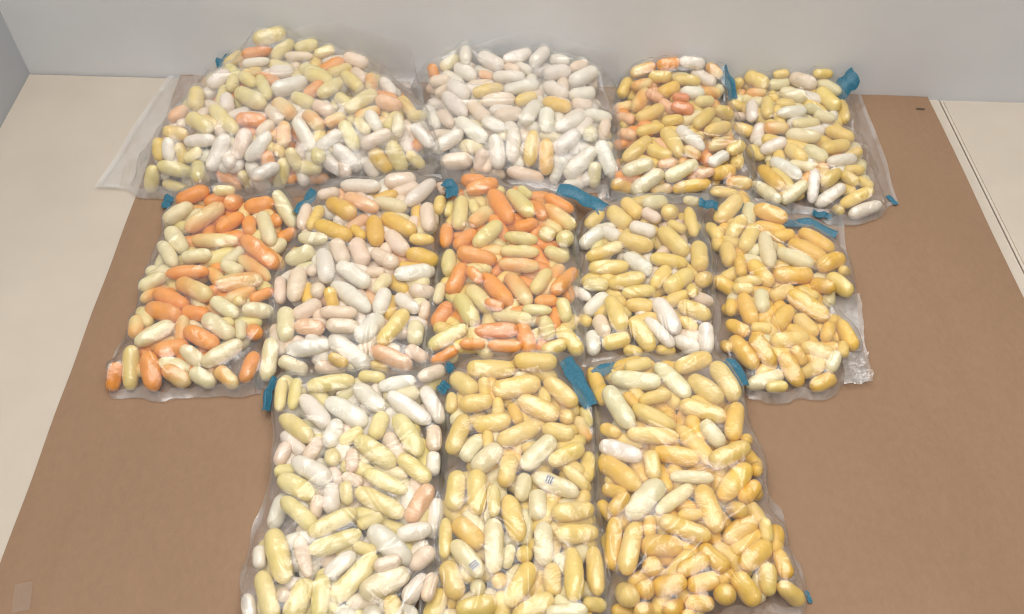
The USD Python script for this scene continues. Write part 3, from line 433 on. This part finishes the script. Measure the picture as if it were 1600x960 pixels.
NL, NA = 26, 16
def pellet_mesh(c, half, r, col, seed):
    g = np.random.default_rng(seed)
    d = np.linalg.norm(half) + 1e-9; ax = half / d; Lh = d + r * 0.97
    e = np.cross(ax, [0, 0, 1.0]); e = e / np.linalg.norm(e) if np.linalg.norm(e) > 1e-3 else np.array([1.0, 0, 0]); f = np.cross(ax, e)
    th = np.linspace(0, math.pi, NL + 2)[1:-1]
    t = -np.sign(np.cos(th)) * np.abs(np.cos(th)) ** 0.8
    p = g.uniform(3.0, 4.6)
    pr = (1 - np.abs(t) ** p) ** (1 / 2.0)
    taper = 1 + g.uniform(-.07, .07) * t
    an = np.arange(NA) * 2 * math.pi / NA
    ph = g.uniform(0, 6.28, 4)
    lump = 1 + 0.022 * np.sin(2 * an[None] + 2.2 * t[:, None] * 2 + ph[0]) + 0.016 * np.sin(3 * an[None] - 3.1 * t[:, None] * 2 + ph[1]) + 0.012 * np.sin(5.0 * t[:, None] * 2 + ph[2])
    rad = r * (pr * taper)[:, None] * lump
    if g.random() < 0.35: pr = pr * (1 + 0.045 * np.exp(-((t - g.uniform(.6, .8)) / 0.05) ** 2))          # rolled rim of the wrapping
    if g.random() < 0.3: pr = np.where(t < -0.93, pr * 0.55, pr)                                         # knotted end
    fc = g.uniform(0, 6.28); flat = 1 - g.uniform(0, 0.06) * np.exp(-((np.angle(np.exp(1j * (an - fc)))) / 0.6) ** 2)
    lump = lump * flat[None]
    rad = r * (pr * taper)[:, None] * lump
    bend = g.uniform(-.06, .06) * Lh * (t ** 2 - 0.4)
    P = c + (t * Lh)[:, None, None] * ax + rad[..., None] * (np.cos(an)[None, :, None] * e + np.sin(an)[None, :, None] * f) + bend[:, None, None] * (math.cos(ph[3]) * e + math.sin(ph[3]) * f * 0.4)
    V = np.vstack([P.reshape(-1, 3), c - ax * Lh * 0.995 + bend[0] * math.cos(ph[3]) * e, c + ax * Lh * 0.995 + bend[-1] * math.cos(ph[3]) * e])
    i, j = np.meshgrid(np.arange(NL - 1), np.arange(NA), indexing='ij')
    a = i * NA + j; b_ = i * NA + (j + 1) % NA
    q = np.stack([a, a + NA, b_ + NA, b_], -1).reshape(-1, 4)
    T = np.vstack([q[:, [0, 2, 1]], q[:, [0, 3, 2]]]); n0 = NL * NA; k = np.arange(NA); kn = (k + 1) % NA
    T = np.vstack([T, np.stack([np.full(NA, n0), kn, k], 1), np.stack([np.full(NA, n0 + 1), (NL - 1) * NA + k, (NL - 1) * NA + kn], 1)])
    A_, B_, _ = TONES[col]
    base = g.uniform(0, 0.8); jit = g.uniform(0.93, 1.04) * (1 + g.uniform(-.025, .025, 3))
    amp = 0.85 if col == 'M' else 0.35
    wv = 0.5 + 0.5 * np.sin(np.concatenate([np.repeat(t, NA) * 2.3 + np.tile(np.cos(an + ph[0]) * 1.6, NL), [-2.3, 2.3]]) + ph[1])
    mixw = np.clip(base * (1 - amp) + amp * wv, 0, 1)[:, None]
    tint = np.clip((A_ * (1 - mixw) + B_ * mixw) * jit, 0, 0.88)
    return V, T[:, ::1], tint
MESH = {}
for i in range(len(C)):
    if keep[i]: MESH[i] = pellet_mesh(C[i], AX[i], RR[i], COL[i], 1000 + i)
# orientation of the faces: outward
v0, t0, _ = MESH[0]
if trimesh.Trimesh(v0, t0, process=False).volume < 0:
    MESH = {i: (v_, t_[:, ::-1], c_) for i, (v_, t_, c_) in MESH.items()}

# ---- how much of each pellet the photo shows (a small depth buffer)
ids = np.array(sorted(MESH)); S = 0.3
allv = np.vstack([MESH[i][0] for i in ids]); owner = np.repeat(ids, [len(MESH[i][0]) for i in ids])
pp, zc = project(allv); gx, gy = (pp[:, 0] * S).astype(int), (pp[:, 1] * S).astype(int); Wd, Ht = int(1600 * S), int(960 * S)
ok = (gx >= 0) & (gx < Wd) & (gy >= 0) & (gy < Ht); lin_ = gy[ok] * Wd + gx[ok]
order = np.argsort(-zc[ok], kind='stable'); buf = np.full(Wd * Ht, -1); buf[lin_[order]] = owner[ok][order]
vis = np.bincount(buf[buf >= 0], minlength=len(C))
rank = [i for i in np.argsort(-vis, kind='stable') if i in MESH and vis[i] > 0 and KIND[i] < 1]
chosen = set(int(i) for i in rank[:300]); chosen |= {i for i in range(n_top) if TAGGED[i] and i in MESH}

# ---- labels
def direction(i):
    p, _ = project(np.stack([C[i] - AX[i], C[i] + AX[i]])); d = p[1] - p[0]; a = math.degrees(math.atan2(-d[1], d[0])) % 180
    return 'lying crosswise' if a < 22 or a > 158 else 'lying lengthwise' if 68 < a < 112 else 'slanting up right' if a <= 68 else 'slanting up left'
def region(i):
    k = BAG[i]; q = np.array(BAGS[k]['q'], float); P = project(C[i])[0]
    y = np.clip((P[1] - q[:2, 1].mean()) / (min(q[2:, 1].mean(), 975) - q[:2, 1].mean()), 0, .999)
    l = q[0, 0] + (q[3, 0] - q[0, 0]) * y; r = q[1, 0] + (q[2, 0] - q[1, 0]) * y
    x = np.clip((P[0] - l) / (r - l), 0, .999)
    rows = ('top', 'upper', 'middle', 'lower', 'bottom')[int(y * 5)]; cols = ('left', 'centre', 'right')[int(x * 3)]
    return f'{rows} {cols}'
LABEL = {}
groups = {}
for i in range(n_top):
    if i in MESH and vis[i] > 0:
        groups.setdefault((TONES[COL[i]][2], direction(i), region(i), BAG[i]), []).append(i)
for (cname, dr, rg, k), members in groups.items():
    if len(members) == 1: ext = {members[0]: ''}
    else:
        P = {m: project(C[m])[0] for m in members}; xs = [P[m][0] for m in members]; ys = [P[m][1] for m in members]
        h = max(xs) - min(xs) >= max(ys) - min(ys); srt = sorted(members, key=lambda m: P[m][0 if h else 1])
        words = ['left', 'right'] if h else ['upper', 'lower']
        if len(members) > 2: words = ([words[0] + 'most'] + (['middle'] if len(members) == 3 else ['second', 'third', 'fourth', 'fifth', 'sixth', 'seventh'][:len(members) - 2]) + [words[1] + 'most']) if h else (['highest'] + (['middle'] if len(members) == 3 else ['second', 'third', 'fourth', 'fifth', 'sixth'][:len(members) - 2]) + ['lowest'])
        ext = {m: words[n_] + ' ' for n_, m in enumerate(srt)}
    for m in members: LABEL[m] = f'{ext[m]}{cname} pellet {dr}, {rg} of {BAGS[k]["name"]}'

# ---- pellets: the 300 that show largest one by one, the rest as one mass
rest = []
for i in ids:
    V, T, tint = MESH[i]
    if int(i) not in chosen: rest.append(i); continue
    base = C[i].copy()
    grp = 'pellets in the ' + BAGS[BAG[i]]['name'].replace(' of mostly white pellets', '')
    if TAGGED[i]:
        t = thing('pellet'); obj('wrapping', (V, T), M_PELLET, str(t.GetPath()), True, tint)
        # a small printed label bent round the side that faces up
        ax = AX[i] / np.linalg.norm(AX[i]); upv = np.array([0, -0.25, 1.0]); upv -= ax * (upv @ ax); upv /= np.linalg.norm(upv); sd = np.cross(ax, upv)
        c_off = -0.25 if ax[0] * 1 > 0 and project(C[i])[0][1] < 800 else 0.55
        if project(C[i])[0][1] > 800 and project(C[i] + ax)[0][1] < project(C[i] - ax)[0][1]: c_off = -c_off
        def patch(l0, l1, a0, a1, rr):
            l = np.linspace(l0, l1, 4); a = np.radians(np.linspace(a0, a1, 8))
            Lx = np.linalg.norm(AX[i]) + RR[i]
            P = C[i] + (l * Lx)[:, None, None] * ax + rr * RR[i] * (np.cos(a)[None, :, None] * upv + np.sin(a)[None, :, None] * sd)
            Pb = C[i] + (l * Lx)[:, None, None] * ax + (rr - 0.03) * RR[i] * (np.cos(a)[None, :, None] * upv + np.sin(a)[None, :, None] * sd)
            F_ = grid_faces(4, 8); return np.vstack([P.reshape(-1, 3), Pb.reshape(-1, 3)]), np.vstack([F_, F_[:, ::-1] + 32])
        lb = obj('printed_label', patch(c_off - .17, c_off + .17, -30, 26, 1.035), M_TAG, str(t.GetPath()), 40)
        for q in range(3):
            l0 = c_off - .13 + q * 0.095
            obj('print_bar', patch(l0, l0 + 0.05, -24, 20, 1.055), M_DARKINK, str(lb.GetPath()))
        tag(t, 'pellet with small grey printed label, ' + region(i) + ' of ' + BAGS[BAG[i]]['name'], 'pellet', grp)
        continue
    prim = obj('pellet', (V, T), M_PELLET, smooth=True, tint=tint)
    tag(prim, LABEL[int(i)], 'pellet', grp)
off_ = np.cumsum([0] + [len(MESH[i][0]) for i in rest[:-1]])
tag(obj('pellets', (np.vstack([MESH[i][0] for i in rest]), np.vstack([MESH[i][1] + o for i, o in zip(rest, off_)])), M_PELLET, smooth=True, tint=np.vstack([MESH[i][2] for i in rest])),
    'remaining wrapped pellets packed deeper and farther back in the bags', 'pellets', kind='stuff')

# ---------------------------------------------------------------- films, seams and blue closing strips of the bags
RAW = {}
for k in BAGS:
    Z = np.zeros((NX, NY)); mine = [i for i in ids if BAG[i] == k]
    Vv = np.vstack([MESH[i][0] for i in mine])
    gi = ((Vv[:, 0] - GX0) / CELL).astype(int).clip(0, NX - 1); gj = ((Vv[:, 1] - GY0) / CELL).astype(int).clip(0, NY - 1)
    np.maximum.at(Z, (gi, gj), Vv[:, 2]); RAW[k] = ndimage.maximum_filter(Z, 2)
yy, xx = np.mgrid[-12:13, -12:13]; dd = np.hypot(xx, yy) * CELL
cone = np.where(dd <= 0.03, -1.25 * dd, -9.0); disk = (dd <= 0.0155)
LAB = {'A': 'big loose clear bag of mixed white, green-yellow and orange pellets at back left', 'B': 'clear bag of mostly white pellets in the back row against the wall',
       'C': 'clear bag of yellow and peach pellets, third in back row', 'D': 'back right clear bag of yellow and white pellets with blue corner strips',
       'E': 'clear bag of orange and cream pellets at left of middle row', 'F': 'clear bag of pinkish white pellets with deep yellow ones, second in middle row',
       'G': 'clear bag of orange and green-yellow pellets in centre of middle row', 'H': 'clear bag of pale yellow and white pellets, fourth in middle row',
       'I': 'clear bag of amber pellets with an empty silvery corner, right of middle row', 'J': 'front left clear bag of white and green-yellow pellets',
       'K': 'front middle clear bag of yellow pellets, two bearing printed labels', 'L': 'front right clear bag of amber pellets with a few cream ones'}
# blue strip pieces: centre line in photo pixels, width in pixels, height over the table
STRIPS = {
 'A': [([(346, 98), (370, 90)], 26, 0.03)],
 'C': [([(1128, 104), (1140, 120), (1143, 138)], 14, 0.012)],
 'D': [([(1298, 132), (1318, 122), (1336, 112)], 24, 0.012), ([(1386, 308), (1400, 322)], 8, 0.004)],
 'E': [([(258, 325), (264, 306)], 14, 0.012), ([(462, 332), (478, 316), (490, 298)], 17, 0.030)],
 'F': [([(694, 282), (706, 290), (706, 308)], 20, 0.036)],
 'G': [([(872, 294), (905, 303), (926, 316), (944, 326)], 26, 0.034)],
 'H': [([(1092, 316), (1122, 320)], 18, 0.034), ([(1156, 322), (1180, 330)], 16, 0.02)],
 'I': [([(1220, 348), (1262, 346), (1308, 366)], 16, 0.014), ([(1270, 332), (1300, 338)], 12, 0.012)],
 'J': [([(415, 642), (419, 612), (430, 590)], 13, 0.017), ([(686, 614), (697, 598)], 16, 0.03)],
 'K': [([(884, 560), (904, 596), (924, 636)], 26, 0.026), ([(698, 568), (708, 580)], 14, 0.03)],
 'L': [([(926, 584), (958, 572), (1000, 566)], 19, 0.024), ([(1132, 564), (1150, 576), (1160, 604)], 24, 0.028), ([(1258, 925), (1266, 944)], 7, 0.004)],
}
for n_, (k, b) in enumerate(BAGS.items()):
    raw = RAW[k]; others = np.max([RAW[o] for o in BAGS if o != k], axis=0)
    z = ndimage.grey_dilation(raw, structure=cone, footprint=np.ones_like(cone, bool))
    z = np.maximum(ndimage.grey_closing(raw, footprint=disk), z * 0.985)
    z = ndimage.gaussian_filter(z, 1.1)
    z = np.maximum(z, ndimage.gaussian_filter(np.maximum(raw, others), 0.6) + 0.0006)
    A0, A1, A2, A3 = [ground(*p)[:2] for p in b['film']]
    nu, nv = 110, 140
    u = np.linspace(0, 1, nu)[:, None, None]; v = np.linspace(0, 1, nv)[None, :, None]
    XY = (A0 * (1 - u) + A1 * u) * (1 - v) + (A3 * (1 - u) + A2 * u) * v
    # the outline widens wherever pellets bulge past it
    mv_ = np.vstack([MESH[i][0] for i in ids if BAG[i] == k])[:, :2]
    pu, pv = np.full(len(mv_), 0.5), np.full(len(mv_), 0.5)
    for _ in range(12):                                              # invert the bilinear map
        Pq = (A0 * (1 - pu[:, None]) + A1 * pu[:, None]) * (1 - pv[:, None]) + (A3 * (1 - pu[:, None]) + A2 * pu[:, None]) * pv[:, None]
        Ju = (A1 - A0) * (1 - pv[:, None]) + (A2 - A3) * pv[:, None]; Jv = (A3 - A0) * (1 - pu[:, None]) + (A2 - A1) * pu[:, None]
        E = mv_ - Pq; det = Ju[:, 0] * Jv[:, 1] - Ju[:, 1] * Jv[:, 0]
        pu = pu + (E[:, 0] * Jv[:, 1] - E[:, 1] * Jv[:, 0]) / det; pv = pv + (Ju[:, 0] * E[:, 1] - Ju[:, 1] * E[:, 0]) / det
    wid, hei = np.linalg.norm(A2 - A3), np.linalg.norm(A0 - A3)
    lo = -0.16 if k in 'EFGHJKL' else -0.03 if k in 'CI' else 0.0
    def reach(par, val, n, pad):
        out = np.full(n, -9.0); np.maximum.at(out, np.clip((par * (n - 1)).round().astype(int), 0, n - 1), val)
        raw_ = np.maximum(out + pad, lo); out = ndimage.maximum_filter1d(np.maximum(out + pad, lo), max(3, n // 14), mode='nearest')
        return np.maximum(ndimage.gaussian_filter1d(out, n / 22, mode='nearest'), ndimage.gaussian_filter1d(ndimage.maximum_filter1d(raw_, 9, mode='nearest'), 2, mode='nearest'))
    xl = reach(pv, -pu, nv, 0.007 / wid); xr = reach(pv, pu - 1, nv, 0.007 / wid); xb = reach(pu, pv - 1, nu, 0.008 / hei)
    uu = -xl[None, :, None] + u * (1 + xl + xr)[None, :, None]; vv = v * (1 + xb)[:, None, None]
    XY = (A0 * (1 - uu) + A1 * uu) * (1 - vv) + (A3 * (1 - uu) + A2 * uu) * vv
    # wavy rim
    rimw = np.exp(-np.minimum(np.minimum(u, 1 - u), np.minimum(v, 1 - v)) / 0.06)
    XY = XY + rimw * 0.003 * np.stack([vnoise(XY, 18, n_ + 11), vnoise(XY, 18, n_ + 37)], -1)
    gi = ((XY[..., 0] - GX0) / CELL - 0.5); gj = ((XY[..., 1] - GY0) / CELL - 0.5)
    Z = ndimage.map_coordinates(z, [gi, gj], order=1, mode='nearest')
    e_ = np.minimum(np.minimum(u, 1 - u), np.minimum(v, 1 - v))[..., 0]
    fold = np.abs(vnoise(XY @ np.array([[0.8, -0.6], [0.6, 0.8]]) * [1, 0.25], 55, n_ + 60)) * 0.0016 + np.abs(vnoise(XY, 34, n_ + 80)) * 0.0010
    Z = Z + 0.0012 + fold * np.clip(e_ * 12, 0.25, 1) + 0.0025 * np.exp(-e_ / 0.02) * np.abs(vnoise(XY, 60, n_ + 90))
    cr = np.exp(-np.hypot(1 - u[..., 0], 1 - v[..., 0]) / 0.09) + np.exp(-np.hypot(u[..., 0], 1 - v[..., 0]) / 0.07)
    Z = Z + cr * 0.0035 * np.abs(vnoise(XY, 110, n_ + 7))
    gr = np.random.default_rng(300 + n_)
    for q_ in range(9):                                              # long soft creases in the film
        p0 = gr.uniform(0.05, 0.95, 2); an_ = gr.uniform(0, math.pi); ln = gr.uniform(0.12, 0.35)
        du_, dv_ = u[..., 0] - p0[0], (v[..., 0] - p0[1]) * 1.5
        al, ac = du_ * math.cos(an_) + dv_ * math.sin(an_), -du_ * math.sin(an_) + dv_ * math.cos(an_) + 0.03 * np.sin(8 * du_ + q_)
        Z = Z + gr.uniform(0.0015, 0.0038) * np.exp(-(ac / 0.009) ** 2) * np.clip(1 - (al / ln) ** 2, 0, 1)
    lines = []
    for pl in CREASES.get(k, []):
        P2 = np.array([ground(*p, 0.036 if k not in 'AB' else 0.05)[:2] for p in pl]); s_ = np.linspace(0, len(P2) - 1, 60)
        P2 = np.stack([np.interp(s_, np.arange(len(P2)), ndimage.gaussian_filter1d(P2[:, a], 0.35)) for a in range(2)], 1)
        P2 += 0.0018 * np.stack([vnoise(P2, 90, n_), vnoise(P2, 90, n_ + 1)], -1)
        lines.append(P2)
        dz = cKDTree(P2).query(XY.reshape(-1, 2))[0].reshape(XY.shape[:2])
        Z = Z + 0.0042 * np.exp(-(dz / 0.0032) ** 2) + 0.0012 * np.exp(-(dz / 0.010) ** 2)
    vb = v[..., 0]
    Z = np.maximum(Z, b['top'] * (np.clip((u[..., 0] - 0.06) / 0.3, 0, 1) ** 1.2 if k == 'A' else np.clip(u[..., 0] / 0.2, 0, 1) if k == 'B' else 1) * np.exp(-vb / 0.05) * (0.85 + 0.15 * np.cos(u[..., 0] * 9 + n_)))
    lim = -0.004 - 0.002 * np.abs(vnoise(XY, 40, 3)); sd_ = (XY - W0) @ wn
    XY = XY - np.maximum(sd_ - lim, 0)[..., None] * wn
    # the rim comes down to the paper
    rz = ndimage.map_coordinates(ndimage.gaussian_filter(np.maximum(raw, others * 0), 0.5), [gi, gj], order=1, mode='nearest')
    iu_, iv_ = np.arange(nu)[:, None] * np.ones((1, nv)), np.ones((nu, 1)) * np.arange(nv)
    em = np.minimum(np.minimum(iu_, nu - 1 - iu_) * wid / nu, (nv - 1 - iv_) * hei / nv)
    ef = np.clip(em / 0.0075, 0, 1) ** 0.6
    Z = np.maximum(0.0064 + (Z - 0.0064) * ef, np.where(rz > 0.004, rz + 0.0006, 0))
    Z = np.maximum(Z, 0.0062)
    bag = thing('plastic_bag'); pth = str(bag.GetPath())
    milky = k in 'AB'
    obj('upper_film', (np.concatenate([XY, Z[..., None]], -1).reshape(-1, 3), grid_faces(nu, nv)), M_FILM_MILKY if milky else M_FILM, pth, True)
    iu = np.unique(np.r_[np.arange(0, nu, 6), nu - 1]); iv = np.unique(np.r_[np.arange(0, nv, 7), nv - 1])
    XL = XY[iu][:, iv]
    obj('under_film', (np.concatenate([XL, np.full(XL.shape[:2] + (1,), 0.0050 + 0.00003 * n_)], -1).reshape(-1, 3), grid_faces(len(iu), len(iv))), M_FILM_UNDER, pth, True)
    G3 = np.concatenate([XY, Z[..., None]], -1)
    def rim(name, R3, m_=M_SEAM):                                     # flat welded rim, a double thickness of film
        R3 = R3 + [0, 0, 0.0005]; a_, b_ = R3.shape[:2]
        obj(name, (R3.reshape(-1, 3), grid_faces(a_, b_)), m_, pth, True)
    wu = max(2, int(round(0.0055 / (wid / nu)))); wv = max(2, int(round(0.006 / (hei / nv))))
    rim('side_seam', G3[:wu + 1]); rim('side_seam', G3[-wu - 1:]); rim('bottom_seam', G3[wu + 1:-wu - 1, -wv - 1:])
    if k == 'I':                                                     # the empty corner: crumpled film lying on the paper
        for quad, seed, amp in (([(1282, 474), (1340, 468), (1350, 560), (1312, 556)], 1, 0.25), ([(1312, 566), (1350, 560), (1360, 608), (1314, 612)], 2, 0.7)):
            c4 = [ground(*p)[:2] for p in quad]; a_ = np.linspace(0, 1, 34)[:, None, None]; b_ = np.linspace(0, 1, 34)[None, :, None]
            Xc = (c4[0] * (1 - a_) + c4[1] * a_) * (1 - b_) + (c4[3] * (1 - a_) + c4[2] * a_) * b_
            Xc = Xc + 0.002 * np.stack([vnoise(Xc, 70, seed), vnoise(Xc, 70, seed + 9)], -1)
            zz_ = 0.010 + 0.007 * amp * np.abs(vnoise(Xc, 90, seed + 3)) + 0.004 * amp * np.abs(vnoise(Xc, 220, seed + 5))
            obj('crumpled_film', (np.concatenate([Xc, zz_[..., None]], -1).reshape(-1, 3), grid_faces(34, 34)), M_CRUMPLE, pth, 25)
    for pts, wpx, zh in STRIPS.get(k, []):
        P = np.array([ground(*p, zh) for p in pts]); m_ = 9
        on_wall = ((P[:, :2] - W0) @ wn > -0.012).any()
        if on_wall:                                                  # leans on the wall behind the bag
            dr3 = ray(pts); wn3 = np.append(wn, 0); tt = ((np.append(W0, 0) - EYE) @ wn3 - (0.002 if k == 'A' else 0.0085)) / (dr3 @ wn3); P = EYE + dr3 * tt[:, None]
        s_ = np.linspace(0, len(P) - 1, m_); P = np.stack([np.interp(s_, np.arange(len(P)), P[:, a]) for a in range(3)], 1)
        t_ = np.gradient(P, axis=0); t_ /= np.linalg.norm(t_, axis=1, keepdims=True); nrm = np.cross([0, 0, 1.0], t_); nrm = nrm if not on_wall else np.cross(np.append(wn, 0), t_); nrm /= np.linalg.norm(nrm, axis=1, keepdims=True)
        _, zc_ = project(P); w_ = wpx * zc_ / FPX * 0.5 * (1 + 0.12 * np.sin(np.arange(m_) * 1.7 + n_))
        cross = np.linspace(-1, 1, 6)
        R3 = P[:, None] + cross[None, :, None] * w_[:, None, None] * nrm[:, None]
        if on_wall: R3 = R3 - np.append(wn, 0) * ((R3[..., 2].max() - R3[..., 2]) * 0.9)[..., None]      # its lower edge curls away from the wall
        R3[..., 2] += 0.0022 * np.sin(cross * 3 + 0.5)[None] + 0.0016 * np.sin(np.arange(m_) * 1.3 + n_)[:, None]
        R3[..., 2] = np.maximum(R3[..., 2], 0.0068)
        tp = R3.reshape(-1, 3); bt = tp - [0, 0, 0.0005]; F_ = grid_faces(m_, 6); id_ = np.arange(m_ * 6).reshape(m_, 6)
        lp = np.concatenate([id_[:, 0], id_[-1, 1:], id_[-2::-1, -1], id_[0, -2:0:-1]]); nn = len(tp)
        sdq = np.stack([lp, np.roll(lp, -1), np.roll(lp, -1) + nn, lp + nn], 1)
        obj('seal_strip', (np.vstack([tp, bt]), np.vstack([F_, F_[:, ::-1] + nn, sdq])), M_BLUE, pth, 30)
    tag(bag, LAB[k], 'bag')
